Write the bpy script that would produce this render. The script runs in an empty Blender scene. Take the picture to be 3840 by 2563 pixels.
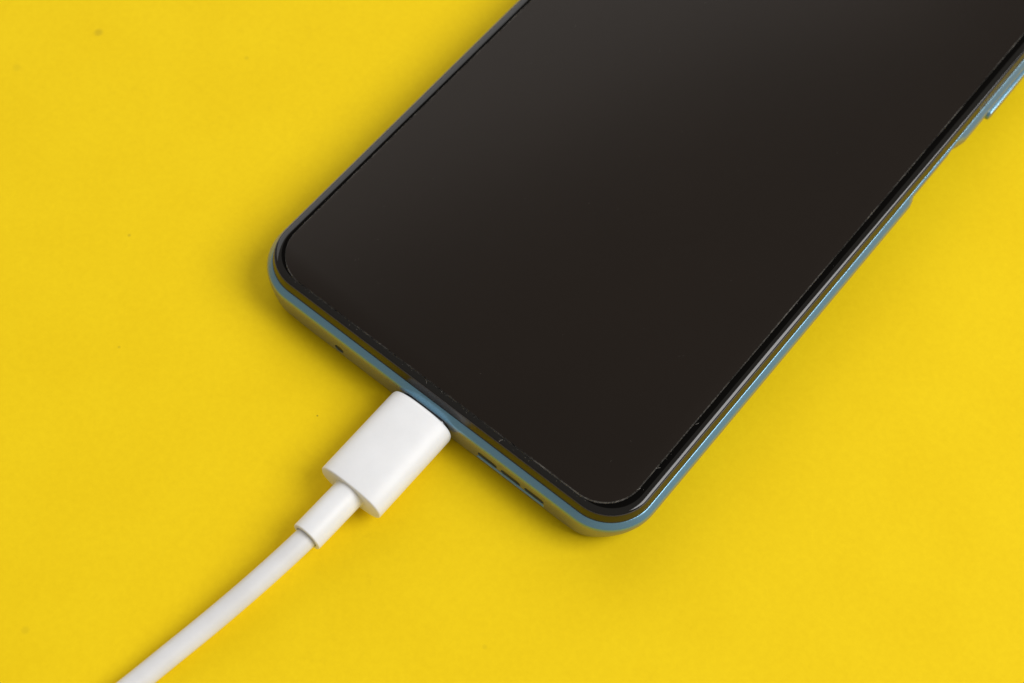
import bpy, bmesh, math, random
from mathutils import Vector, Matrix

# ------------------------------------------------------------------ scene, camera, light
scene = bpy.context.scene
MM = 0.001
random.seed(7)

cam_d = bpy.data.cameras.new("camera")
cam = bpy.data.objects.new("camera", cam_d)
scene.collection.objects.link(cam)
scene.camera = cam
cam_d.sensor_width = 36.0
cam_d.lens = 63.75
cam_d.clip_start = 0.01
cam_d.clip_end = 20.0
RX = Vector((0.77620054, 0.62982067, 0.02895942))
RY = Vector((-0.57223771, 0.68446405, 0.45172223))
RZ = Vector((0.26468231, -0.36719871, 0.8916885))
m3 = Matrix((RX, RY, RZ)).transposed().to_4x4()
m3.translation = Vector((77.853, -86.424, 257.307)) * MM
cam.matrix_world = m3
cam_d.dof.use_dof = True
cam_d.dof.focus_distance = 0.277
cam_d.dof.aperture_fstop = 20.0

world = bpy.data.worlds.new("World")
scene.world = world
world.use_nodes = True
bg = world.node_tree.nodes["Background"]
bg.inputs[0].default_value = (1.0, 0.92, 0.82, 1)
bg.inputs[1].default_value = 0.32


def area_light(name, loc, target, size, size_y, power, col):
    d = bpy.data.lights.new(name, 'AREA')
    d.shape = 'RECTANGLE'
    d.size = size
    d.size_y = size_y
    d.energy = power
    d.color = col
    o = bpy.data.objects.new(name, d)
    scene.collection.objects.link(o)
    o.location = loc
    o.rotation_euler = (Vector(target) - Vector(loc)).to_track_quat('-Z', 'Y').to_euler()
    return o


# key softbox to the right of the phone, a weaker one beyond its upper left
area_light("key_softbox", (1.01, 0.58, 1.18), (0.02, 0.02, 0), 1.0, 1.0, 23.5, (1.0, 0.99, 0.985))
area_light("fill_softbox", (-1.15, 0.9, 0.85), (-0.02, 0.02, 0), 2.1, 1.5, 12.8, (0.99, 0.99, 1.0))

scene.view_settings.view_transform = 'Standard'
scene.view_settings.look = 'None'
scene.view_settings.exposure = 0.0
scene.view_settings.gamma = 1.0
scene.view_settings.use_curve_mapping = False


# ------------------------------------------------------------------ materials
def mat(name, base=(.8, .8, .8), rough=.5, metal=0.0, spec=.5):
    m = bpy.data.materials.new(name)
    m.use_nodes = True
    b = m.node_tree.nodes["Principled BSDF"]
    b.inputs["Base Color"].default_value = (*base, 1)
    b.inputs["Roughness"].default_value = rough
    b.inputs["Metallic"].default_value = metal
    b.inputs["Specular IOR Level"].default_value = spec
    return m, m.node_tree, b


def node(nt, typ, **kw):
    n = nt.nodes.new(typ)
    for k, v in kw.items():
        if hasattr(n, k):
            setattr(n, k, v)
        else:
            n.inputs[k].default_value = v
    return n


def ramp(nt, fac, p0, c0, p1, c1):
    r = nt.nodes.new('ShaderNodeValToRGB')
    r.color_ramp.elements[0].position = p0
    r.color_ramp.elements[0].color = (*c0, 1)
    r.color_ramp.elements[1].position = p1
    r.color_ramp.elements[1].color = (*c1, 1)
    nt.links.new(fac, r.inputs[0])
    return r.outputs[0]


def noise(nt, scale, detail=3.0, rough=.5, coord=None):
    n = nt.nodes.new('ShaderNodeTexNoise')
    n.inputs['Scale'].default_value = scale
    n.inputs['Detail'].default_value = detail
    n.inputs['Roughness'].default_value = rough
    if coord is None:
        coord = nt.nodes.new('ShaderNodeTexCoord').outputs['Object']
    nt.links.new(coord, n.inputs['Vector'])
    return n.outputs['Fac']


def bump(nt, b, h, strength, dist):
    n = nt.nodes.new('ShaderNodeBump')
    n.inputs['Strength'].default_value = strength
    n.inputs['Distance'].default_value = dist
    nt.links.new(h, n.inputs['Height'])
    nt.links.new(n.outputs[0], b.inputs['Normal'])


def mix(nt, fac, a, b, blend='MIX'):
    n = nt.nodes.new('ShaderNodeMix')
    n.data_type = 'RGBA'
    n.blend_type = blend
    for v, i in ((fac, 0), (a, 6), (b, 7)):
        if isinstance(v, (int, float)):
            n.inputs[i].default_value = v
        elif isinstance(v, tuple):
            n.inputs[i].default_value = (*v, 1)
        else:
            nt.links.new(v, n.inputs[i])
    return n.outputs[2]


def math_node(nt, op, a, b=None, clamp=False):
    n = nt.nodes.new('ShaderNodeMath')
    n.operation = op
    n.use_clamp = clamp
    for i, v in enumerate((a, b)):
        if v is None:
            continue
        if isinstance(v, (int, float)):
            n.inputs[i].default_value = v
        else:
            nt.links.new(v, n.inputs[i])
    return n.outputs[0]


def spot(nt, coord, x, y, r):
    """soft round mark at (x, y) mm with radius r mm -> 0..1"""
    d = nt.nodes.new('ShaderNodeVectorMath')
    d.operation = 'DISTANCE'
    nt.links.new(coord, d.inputs[0])
    d.inputs[1].default_value = (x * MM, y * MM, 0)
    mr = nt.nodes.new('ShaderNodeMapRange')
    mr.interpolation_type = 'SMOOTHSTEP'
    nt.links.new(d.outputs['Value'], mr.inputs[0])
    mr.inputs[1].default_value = r * MM
    mr.inputs[2].default_value = 0.25 * r * MM
    mr.inputs[3].default_value = 0
    mr.inputs[4].default_value = 1
    return mr.outputs[0]


# yellow card
M_paper, nt, b = mat("yellow_card", (.86, .61, .005), .68, 0, .12)
tc = nt.nodes.new('ShaderNodeTexCoord').outputs['Object']
c = ramp(nt, noise(nt, 60, 3, .5, tc), .3, (.835, .585, .004), .7, (.875, .63, .006))
fib = noise(nt, 900, 5, .7, tc)
c = mix(nt, .35, c, ramp(nt, fib, .3, (.79, .545, .003), .7, (.92, .67, .008)))
patch = ramp(nt, noise(nt, 14, 2, .5, tc), .52, (0, 0, 0), .7, (1, 1, 1))
grime = math_node(nt, 'MULTIPLY', patch, ramp(nt, noise(nt, 420, 4, .7, tc), .55, (0, 0, 0), .75, (1, 1, 1)))
c = mix(nt, math_node(nt, 'MULTIPLY', grime, .22), c, (.62, .40, .006))
for x, y, r, s in ((-91.1, 20.2, 1.1, .28), (-96.4, 6.0, 1.1, .1), (-68, 32.7, .6, .14),
                   (-13.6, -9.9, .22, .6), (-58.6, -5.4, .4, .3), (-23.3, -62.8, .9, .12),
                   (-45.5, -21, .35, .22), (62, -12, .7, .12), (-80, -14, .5, .16), (30, -22, .6, .1)):
    c = mix(nt, math_node(nt, 'MULTIPLY', spot(nt, tc, x, y, r), s), c, (.20, .13, .02))
nt.links.new(c, b.inputs['Base Color'])
h = math_node(nt, 'ADD', fib, math_node(nt, 'MULTIPLY', noise(nt, 180, 3, .5, tc), 1.2))
bump(nt, b, h, .25, .00006)

# pearl-blue painted metal frame
M_frame, nt, b = mat("pearl_blue_metal", (.17, .31, .40), .24, .68)
tc = nt.nodes.new('ShaderNodeTexCoord').outputs['Object']
fl = noise(nt, 9000, 2, .5, tc)
c = ramp(nt, fl, .3, (.15, .315, .44), .7, (.205, .39, .52))
lw = nt.nodes.new('ShaderNodeLayerWeight')      # pearl shift: blue face on, taupe at glancing angles
lw.inputs[0].default_value = .5
c = mix(nt, ramp(nt, lw.outputs['Facing'], .22, (0, 0, 0), .62, (1, 1, 1)), c, (.32, .355, .37))
nt.links.new(c, b.inputs['Base Color'])
b.inputs['Specular Tint'].default_value = (.80, .72, .74, 1)
bump(nt, b, fl, .12, .00002)

M_dark, _, _ = mat("dark_opening_fill", (.012, .012, .013), .45)
M_steel, _, _ = mat("connector_steel", (.30, .30, .31), .4, 1.0)

# glossy black plastic of the display surround
M_bezel, nt, b = mat("black_gloss_plastic", (.010, .009, .008), .22, 0, .55)
tc = nt.nodes.new('ShaderNodeTexCoord').outputs['Object']
bump(nt, b, noise(nt, 700, 2, .5, tc), .05, .00003)
M_gasket, _, _ = mat("gasket", (.028, .024, .024), .38)

# black display glass
M_glass, nt, b = mat("black_display_glass", (.004, .0038, .0035), .035, 0, .5)

M_bond, _, _ = mat("bonded_black_display", (.004, .0037, .0034), 1.0, 0, 0.0)

# clear protector bonded to the black display: what shows is the black beneath, a faint haze browned in place of room reflections, and the sheet's sheen
M_prot, nt, b = mat("clear_protector_on_black", (.01, .008, .006), .27, 0, .36)
b.inputs['IOR'].default_value = 1.38
b.inputs['Specular Tint'].default_value = (1.0, .93, .86, 1)      # sheen tinted to stand in for warm room reflections
tc = nt.nodes.new('ShaderNodeTexCoord').outputs['Object']
hz = math_node(nt, 'ADD', math_node(nt, 'MULTIPLY', noise(nt, 25, 3, .5, tc), .006), .0052)
sm = math_node(nt, 'MULTIPLY', spot(nt, tc, 28.5, 11.5, 3.2), noise(nt, 500, 3, .6, tc))
hz = math_node(nt, 'ADD', hz, math_node(nt, 'MULTIPLY', sm, .03))
speck = ramp(nt, noise(nt, 1500, 1, .5, tc), .86, (0, 0, 0), .9, (1, 1, 1))
hz = math_node(nt, 'ADD', hz, math_node(nt, 'MULTIPLY', speck, .05))
c = mix(nt, hz, (.0035, .0030, .0027), (.80, .52, .36))
nt.links.new(c, b.inputs['Base Color'])

# frosted, dusty cut edge of the protector
M_pedge = bpy.data.materials.new("protector_cut_edge")
M_pedge.use_nodes = True
nt = M_pedge.node_tree
nt.nodes.clear()
out = nt.nodes.new('ShaderNodeOutputMaterial')
tr = nt.nodes.new('ShaderNodeBsdfTransparent')
di = nt.nodes.new('ShaderNodeBsdfDiffuse')
di.inputs[0].default_value = (.70, .66, .60, 1)
tc = nt.nodes.new('ShaderNodeTexCoord').outputs['Object']
e1 = ramp(nt, noise(nt, 160, 2, .5, tc), .42, (.05, .05, .05), .68, (.20, .20, .20))
e2 = ramp(nt, noise(nt, 1800, 3, .6, tc), .35, (.25, .25, .25), .7, (1, 1, 1))
ms = nt.nodes.new('ShaderNodeMixShader')
nt.links.new(math_node(nt, 'MULTIPLY', e1, e2), ms.inputs[0])
nt.links.new(tr.outputs[0], ms.inputs[1])
nt.links.new(di.outputs[0], ms.inputs[2])
nt.links.new(ms.outputs[0], out.inputs[0])

# white cable plastics
M_plug, nt, b = mat("white_plastic", (.83, .83, .835), .40, 0, .4)
tc = nt.nodes.new('ShaderNodeTexCoord').outputs['Object']
bump(nt, b, noise(nt, 2500, 3, .6, tc), .06, .00002)
c = ramp(nt, noise(nt, 300, 4, .6, tc), .25, (.785, .80, .82), .6, (.815, .83, .85))
nt.links.new(c, b.inputs['Base Color'])
b.inputs['Subsurface Weight'].default_value = .15
b.inputs['Subsurface Radius'].default_value = (1, .9, .8)
b.inputs['Subsurface Scale'].default_value = .0008
M_cable, nt, b = mat("white_rubber", (.72, .72, .725), .45, 0, .45)
tc = nt.nodes.new('ShaderNodeTexCoord').outputs['Object']
c = ramp(nt, noise(nt, 140, 4, .6, tc), .3, (.685, .69, .70), .6, (.735, .745, .765))
nt.links.new(c, b.inputs['Base Color'])
bump(nt, b, noise(nt, 260, 2, .5, tc), .12, .0001)
M_dust, _, _ = mat("dust_fibre", (.55, .52, .47), .9)


# ------------------------------------------------------------------ mesh helpers
def link(name, me, materials, parent=None, sharp=35):
    for p in me.polygons:
        p.use_smooth = True
    me.set_sharp_from_angle(angle=math.radians(sharp))
    o = bpy.data.objects.new(name, me)
    scene.collection.objects.link(o)
    for m in (materials if isinstance(materials, (list, tuple)) else [materials]):
        me.materials.append(m)
    if parent:
        o.parent = parent
    return o


def mesh_from(name, verts, faces):
    me = bpy.data.meshes.new(name)
    me.from_pydata([(x * MM, y * MM, z * MM) for x, y, z in verts], [], faces)
    bm = bmesh.new()
    bm.from_mesh(me)
    bmesh.ops.recalc_face_normals(bm, faces=bm.faces)
    bm.to_mesh(me)
    bm.free()
    me.update()
    return me


def loft(rings, cap=True):
    n = len(rings[0])
    v = [p for r in rings for p in r]
    f = []
    for k in range(len(rings) - 1):
        for i in range(n):
            j = (i + 1) % n
            f.append((k * n + i, k * n + j, (k + 1) * n + j, (k + 1) * n + i))
    if cap:
        f.append(tuple(range(n))[::-1])
        f.append(tuple((len(rings) - 1) * n + i for i in range(n)))
    return v, f


W, L, RC = 75.0, 164.0, 8.6


def outline():
    """samples of the phone's plan: (corner or edge point at radius 0, outward normal)"""
    hw = W / 2 - RC
    cs = [((hw, RC), -90), ((hw, L - RC), 0), ((-hw, L - RC), 90), ((-hw, RC), 180)]
    pts = []
    NA = 20
    for k, ((cx, cy), a0) in enumerate(cs):
        for i in range(NA + 1):
            # squircle-like easing gives the corners a softer start
            a = math.radians(a0 + 90 * i / NA)
            pts.append((cx, cy, math.cos(a), math.sin(a)))
        (nx, ny), _ = cs[(k + 1) % 4]
        a = math.radians(a0 + 90)
        ln = math.hypot(nx - cx, ny - cy)
        segs = int(ln / (1.0 if k == 0 else 3.0))
        for i in range(1, segs):
            t = i / segs
            pts.append((cx + (nx - cx) * t, cy + (ny - cy) * t, math.cos(a), math.sin(a)))
    return pts


OUT = outline()


def ring(u, z, fn=None):
    r = []
    for cx, cy, nx, ny in OUT:
        uu, zz = (u, z) if fn is None else fn(cx + nx * RC, cy + ny * RC, nx, ny)
        r.append((cx + nx * (RC - uu), cy + ny * (RC - uu), zz))
    return r


def smooth(a, b, x):
    t = min(1, max(0, (x - a) / (b - a)))
    return t * t * (3 - 2 * t)


def eval_bool(o, cutters):
    for c in cutters:
        md = o.modifiers.new("cut", 'BOOLEAN')
        md.operation = 'DIFFERENCE'
        md.solver = 'EXACT'
        md.object = c
    dg = bpy.context.evaluated_depsgraph_get()
    me = bpy.data.meshes.new_from_object(o.evaluated_get(dg))
    o.modifiers.clear()
    old = o.data
    o.data = me
    bpy.data.meshes.remove(old)
    for c in cutters:
        d = c.data
        bpy.data.objects.remove(c)
        bpy.data.meshes.remove(d)
    for p in me.polygons:
        p.use_smooth = True
    me.set_sharp_from_angle(angle=math.radians(35))


def stadium(cx, cz, w, h, n=10):
    r = h / 2
    pts = []
    for s, a0 in ((1, -90), (-1, 90)):
        for i in range(n + 1):
            a = math.radians(a0 + 180 * i / n)
            pts.append((cx + s * (w / 2 - r) + r * math.cos(a), cz + r * math.sin(a)))
    return pts


def prism_y(name, sec, y0, y1, material, parent=None):
    rings = [[(x, y, z) for x, z in sec] for y in (y0, y1)]
    v, f = loft(rings)
    return link(name, mesh_from(name, v, f), material, parent)


def empty(name, loc=(0, 0, 0)):
    o = bpy.data.objects.new(name, None)
    scene.collection.objects.link(o)
    o.location = loc
    o.empty_display_size = .02
    return o


# ------------------------------------------------------------------ setting: the yellow card
N = 48
v, f = [], []
for j in range(N + 1):
    for i in range(N + 1):
        x, y = -450 + 900 * i / N, -430 + 900 * j / N
        v.append((x, y, -0.03))
for j in range(N):
    for i in range(N):
        a = j * (N + 1) + i
        f.append((a, a + 1, a + N + 2, a + N + 1))
paper = link("table_surface", mesh_from("table_surface", v, f), M_paper)
paper["kind"] = "structure"
paper["label"] = "flat yellow card under the phone and cable"
paper["category"] = "card"

# ------------------------------------------------------------------ the phone
phone = empty("smartphone", (0, 82 * MM, 0))
phone["label"] = "black-screened smartphone with pearl blue metal frame lying face up"
phone["category"] = "smartphone"
PINV = Matrix.Translation((0, -82 * MM, 0))


def ppart(o):
    o.parent = phone
    o.matrix_parent_inverse = PINV
    return o


# frame profile: (z, inset at the long sides, inset at the short ends)
PROF = [(6.70, 2.4, 2.4), (6.84, 1.10, 1.10), (6.82, 1.02, 1.02), (6.775, .91, .91), (6.735, .85, .85),
        (6.52, .63, .63), (6.30, .39, .38), (6.13, .205, .19), (5.98, .10, .085), (5.78, .03, .02), (5.45, .0, -.02),
        (5.0, .04, -.03), (4.3, .18, -.03), (3.5, .48, -.02), (2.7, .95, 0), (1.9, 1.65, .03), (1.2, 2.5, .10),
        (.7, 3.3, .25), (.35, 4.1, .5), (.12, 4.9, .9), (.0, 6.2, 1.6)]
rings = []
for z, us, ub in PROF:
    def fn(x, y, nx, ny, z=z, us=us, ub=ub):
        t = ny * ny * (1 - .12 * smooth(24, 36, abs(x)))
        u = us + .12 * (1 - t) + (ub - us) * t
        if nx > .99:      # scooped recess of the side button
            k = smooth(78.3, 80.2, y) - smooth(92.6, 95.0, y)
            if z < 6.8:
                uk = .72 + max(0, 6.2 - z) * .22
                u = u + (uk - u) * k if u < uk else u
        return u, z
    rings.append(ring(0, z, fn))
v, f = loft(rings)
frame = link("frame", mesh_from("frame", v, f), M_frame)
frame["label"] = "pearl blue metal frame with chamfered rim"
PX, PZ = 0.2, 4.15      # charging port centre
cut = []
cut.append(prism_y("cutter", stadium(PX, PZ, 9.2, 3.3), -1, 7.0, M_dark))
cut.append(prism_y("cutter", stadium(-17.64, 2.85, 1.8, 1.65), -1, 1.2, M_dark))
SL = [(12.35, 3.75), (16.9, 3.8), (21.45, 3.8)]
for sx, sw in SL:
    cut.append(prism_y("cutter", stadium(sx, 3.5, sw, 1.35), -1, 1.3, M_dark))
# shallow wedge under the speaker slots: leaves a narrow ledge that faces up
rr = []
for sx in (10.2, 10.5, 23.2, 23.5):
    d = .0 if sx in (10.2, 23.5) else .22
    rr.append([(sx, -.6, 3.0), (sx, -.01, 3.0), (sx, -.02 + d, 2.1), (sx, -.06, 1.85), (sx, -.6, 1.85)])
v, f = loft(rr)
cut.append(link("cutter", mesh_from("cutter", v, f), M_dark))
eval_bool(frame, cut)
ppart(frame)

# dark fills of the openings (sub-parts of the frame); shallow mic and speaker fills paint in shade
def fpart(o):
    o.parent = frame
    return o


fpart(prism_y("charging_port", stadium(PX, PZ, 9.1, 3.2), 3.5, 6.9, M_dark))
fpart(prism_y("microphone_hole", stadium(-17.64, 2.85, 1.78, 1.63), .14, 1.1, M_dark))
for sx, sw in SL:
    fpart(prism_y("speaker_slot", stadium(sx, 3.5, sw - .02, 1.33), .14, 1.2, M_dark))

# black display surround: steep glossy wall and lip
BP = [(6.75, 2.3), (6.70, 1.06), (6.86, 1.035), (7.3, 1.14), (7.9, 1.30), (8.25, 1.40), (8.40, 1.445),
      (8.40, 2.2)]
v, f = loft([ring(u, z) for z, u in BP])
bez = ppart(link("display_surround", mesh_from("display_surround", v, f), M_bezel))
GP = [(8.2, 1.75), (8.2, 1.455), (8.42, 1.462), (8.50, 1.50), (8.515, 1.55), (8.48, 1.60), (8.35, 1.61), (8.2, 1.66)]
v, f = loft([ring(u, z) for z, u in GP], cap=False)
g = ppart(link("gasket", mesh_from("gasket", v, f), M_gasket))

# display glass with a rounded 2.5D edge
DP = [(8.25, 2.6), (8.25, 1.63), (8.33, 1.63)]
for i in range(0, 13):
    a = math.radians(72 * (1 - i / 12))
    DP.append((8.36 + .38 * math.cos(a) - .38 * math.cos(math.radians(72)) * (1 - i / 12) * 0, 1.63 + 1.05 * (1 - math.sin(a)) / 1.0 + (math.sin(math.radians(72)) - 1) * 1.05))
v, f = loft([ring(u, z) for z, u in DP])
glass = ppart(link("display_glass", mesh_from("display_glass", v, f), [M_glass, M_bond]))
for p in glass.data.polygons:      # area bonded to the protector: no air gap, no reflection of its own
    if len(p.vertices) > 4 and p.normal.z > .5:
        p.material_index = 1
ZG = max(z for z, u in DP)

# screen protector (not quite centred)
UL, UR, UB = 3.16, 3.52, 2.5
pw = W - UL - UR
px0 = -W / 2 + UL
PR = 6.6


def prect(ins, z):
    r = []
    x0, x1, y0, y1 = px0 + ins, px0 + pw - ins, UB + ins, L - 3 - ins
    rr = PR - ins
    for cx, cy, a0 in ((x1 - rr, y0 + rr, -90), (x1 - rr, y1 - rr, 0), (x0 + rr, y1 - rr, 90), (x0 + rr, y0 + rr, 180)):
        for i in range(17):
            a = math.radians(a0 + 90 * i / 16)
            r.append((cx + rr * math.cos(a), cy + rr * math.sin(a), z))
    return r


zp = ZG + .012
prs = [prect(0.06, zp), prect(0, zp + .05), prect(0, 8.93), prect(.06, 8.985), prect(.15, 9.0)]
v, f = loft(prs)
# drop the underside: the sheet is bonded to the glass
f = [q for q in f if not (len(q) > 4 and max(q) < len(prs[0]))]
prot = ppart(link("screen_protector", mesh_from("screen_protector", v, f), [M_prot, M_pedge]))
for p in prot.data.polygons:
    p.material_index = 0 if len(p.vertices) > 4 else 1

# side buttons
def side_button(name, y0, y1, x0, x1, z0, z1, r):
    sec = []
    cz, hz = (z0 + z1) / 2, (z1 - z0) / 2
    cy, hy = (y0 + y1) / 2, (y1 - y0) / 2
    rings = []
    for ins, x in ((0, x0), (0, x1 - r), (r * .3, x1 - r * .3), (r, x1)):
        rg = []
        rc = hz - ins
        for s, a0 in ((1, -90), (-1, 90)):
            for i in range(13):
                a = math.radians(a0 + 180 * i / 12)
                rg.append((x, cy + s * (hy - hz) + rc * math.cos(a), cz + rc * math.sin(a)))
        rings.append(rg)
    v, f = loft(rings)
    return ppart(link(name, mesh_from(name, v, f), M_frame))


side_button("volume_button", 101.4, 124, 36.6, 37.92, 3.8, 5.8, .3)
side_button("power_button", 80.8, 92.2, 35.6, 36.5, 3.4, 5.3, .2)

# ------------------------------------------------------------------ the charging cable
cable = empty("charging_cable", (0, -17 * MM, 0))
cable["label"] = "white charging cable plugged into the bottom of the phone"
cable["category"] = "cable"
CINV = Matrix.Translation((0, 17 * MM, 0))


def cpart(o):
    o.parent = cable
    o.matrix_parent_inverse = CINV
    return o


PLX, PLZ = .2, 4.25


def sup(w, h, y, n=2.5, cnt=72):
    r = []
    for i in range(cnt):
        a = 2 * math.pi * i / cnt
        c, s = math.cos(a), math.sin(a)
        r.append((PLX + w / 2 * math.copysign(abs(c) ** (2 / n), c), y, PLZ + h / 2 * math.copysign(abs(s) ** (2 / n), s)))
    return r


PWD, PHT = 11.55, 6.5
rings = []
for ins, y in ((1.6, -17.55), (.28, -17.55), (.12, -17.5), (.03, -17.4), (0, -17.25), (0, -12), (0, -6), (0, -1.35),
               (.05, -1.05), (.17, -.8), (.4, -.66), (2.0, -.62)):
    rings.append(sup(PWD - 2 * ins, PHT - 2 * ins, y))
v, f = loft(rings)
cpart(link("plug_housing", mesh_from("plug_housing", v, f), M_plug, sharp=50))
cpart(prism_y("connector_tongue", stadium(PX, PZ, 8.3, 2.5), -1.3, 3.4, M_steel))


def tube(path, radii, cnt=40, cap=True):
    """path: points mm; radii per point; rotation-minimising frames"""
    P = [Vector(p) for p in path]
    up = Vector((0, 0, 1))
    rings = []
    for i, p in enumerate(P):
        k = i
        a = P[max(0, k - 1)]
        b_ = P[min(len(P) - 1, k + 1)]
        t = b_ - a
        if t.length < 1e-6:
            t = Vector((0, -1, 0))
        t.normalize()
        s = t.cross(up).normalized()
        n = s.cross(t)
        rings.append([tuple(p + radii[i] * (math.cos(2 * math.pi * q / cnt) * s + math.sin(2 * math.pi * q / cnt) * n))
                      for q in range(cnt)])
    return loft(rings, cap)


sr0, sr1 = Vector((.06, -17.3, 4.25)), Vector((-.13, -26.95, 4.28))
ax = sr1 - sr0
stp = [(0, 2.75), (.03, 2.62), (.07, 2.575), (.2, 2.56), (.6, 2.55), (.975, 2.55), (.99, 2.53), (.998, 2.46), (1.0, 2.3)]
path = [tuple(sr0 + ax * t) for t, r in stp]
rad = [r for t, r in stp]
v, f = tube(path, rad)
# hollow end where the cable leaves
n = 40
base = len(v)
inner0 = [tuple(sr1 + (Vector(p) - sr1) * (1.92 / 2.3)) for p in v[-n:]]
inner1 = [tuple(Vector(p) - ax * .08) for p in inner0]
f = f[:-1]
v += inner0 + inner1
for a0, b0 in ((base - n, base), (base, base + n)):
    for i in range(n):
        j = (i + 1) % n
        f.append((a0 + i, a0 + j, b0 + j, b0 + i))
cpart(link("strain_relief", mesh_from("strain_relief", v, f), M_plug, sharp=50))

ctrl = [(.0, -22.3, 4.27), (-.08, -25.6, 4.22), (-.7, -32.06, 3.75), (-1.58, -38.77, 3.15), (-2.66, -45.56, 2.5), (-3.82, -52.17, 2.0),
        (-4.85, -58.49, 1.76), (-5.92, -64.8, 1.74), (-7.3, -74, 1.74), (-8.8, -86, 1.74), (-9.8, -100, 1.74), (-10, -118, 1.74)]


def catmull(pts, per=8):
    P = [Vector(p) for p in pts]
    P = [P[0] * 2 - P[1]] + P + [P[-1] * 2 - P[-2]]
    o = []
    for i in range(1, len(P) - 2):
        for s in range(per):
            t = s / per
            a, b_, c_, d = P[i - 1:i + 3]
            o.append(.5 * ((2 * b_) + (c_ - a) * t + (2 * a - 5 * b_ + 4 * c_ - d) * t * t + (3 * b_ - a - 3 * c_ + d) * t ** 3))
    o.append(P[-2])
    return o


path = catmull(ctrl)
v, f = tube(path, [1.74 for p in path])
cpart(link("cord", mesh_from("cord", v, f), M_cable))

# ------------------------------------------------------------------ dust and lint on the screen edge
v, f = [], []


def fibre(p, ln, r, ang, curl):
    pts = []
    x, y, z = p
    a = ang
    for i in range(5):
        pts.append((x, y, z))
        x += ln / 4 * math.cos(a)
        y += ln / 4 * math.sin(a)
        a += curl
    b0 = len(v)
    for (x, y, z) in pts:
        for q in range(3):
            t = 2 * math.pi * q / 3
            v.append((x + r * math.cos(t), y + r * math.sin(t) * .6, z + r * math.sin(t)))
    for i in range(4):
        for q in range(3):
            w = (q + 1) % 3
            f.append((b0 + i * 3 + q, b0 + i * 3 + w, b0 + i * 3 + 3 + w, b0 + i * 3 + 3 + q))


def crumb(p, r):
    b0 = len(v)
    x, y, z = p
    for dx, dy, dz in ((1, 0, 0), (-1, .2, 0), (0, 1, .1), (.1, -1, 0), (0, 0, 1), (0, 0, -1)):
        k = r * random.uniform(.6, 1.2)
        v.append((x + dx * k, y + dy * k, z + dz * k))
    for a, b_ in ((0, 2), (2, 1), (1, 3), (3, 0)):
        f.append((b0 + a, b0 + b_, b0 + 4))
        f.append((b0 + b_, b0 + a, b0 + 5))


border = prect(-.12, ZG + .04)
for i in range(60):
    side = random.choice("bbblr")
    if side == 'b':
        p = (random.uniform(-31, 30), UB - abs(random.gauss(0, .25)) - .05, ZG + .03)
    elif side == 'l':
        p = (px0 - abs(random.gauss(0, .2)) - .05, random.uniform(8, 60), ZG + .03)
    else:
        p = (px0 + pw + abs(random.gauss(0, .3)) + .05, random.uniform(8, 90), ZG + .03)
    crumb(p, random.uniform(.015, .035))
for i in range(6):
    t = random.random()
    if t < .55:
        p = (random.uniform(-31, 28), UB - random.uniform(0, .5), ZG + .06)
    else:
        p = (px0 + pw + random.uniform(-.1, .4), random.uniform(8, 70), ZG + .08)
    fibre(p, random.uniform(.3, .9), random.uniform(.008, .014), random.uniform(0, 6.28), random.uniform(-.5, .5))
for i in range(60):
    crumb((random.uniform(-30, 30), random.uniform(5, 90), 9.015), random.uniform(.012, .03))
dust = ppart(link("dust", mesh_from("dust", v, f), M_dust))
dust["kind"] = "stuff"

scene.render.resolution_x = 1024
scene.render.resolution_y = 683
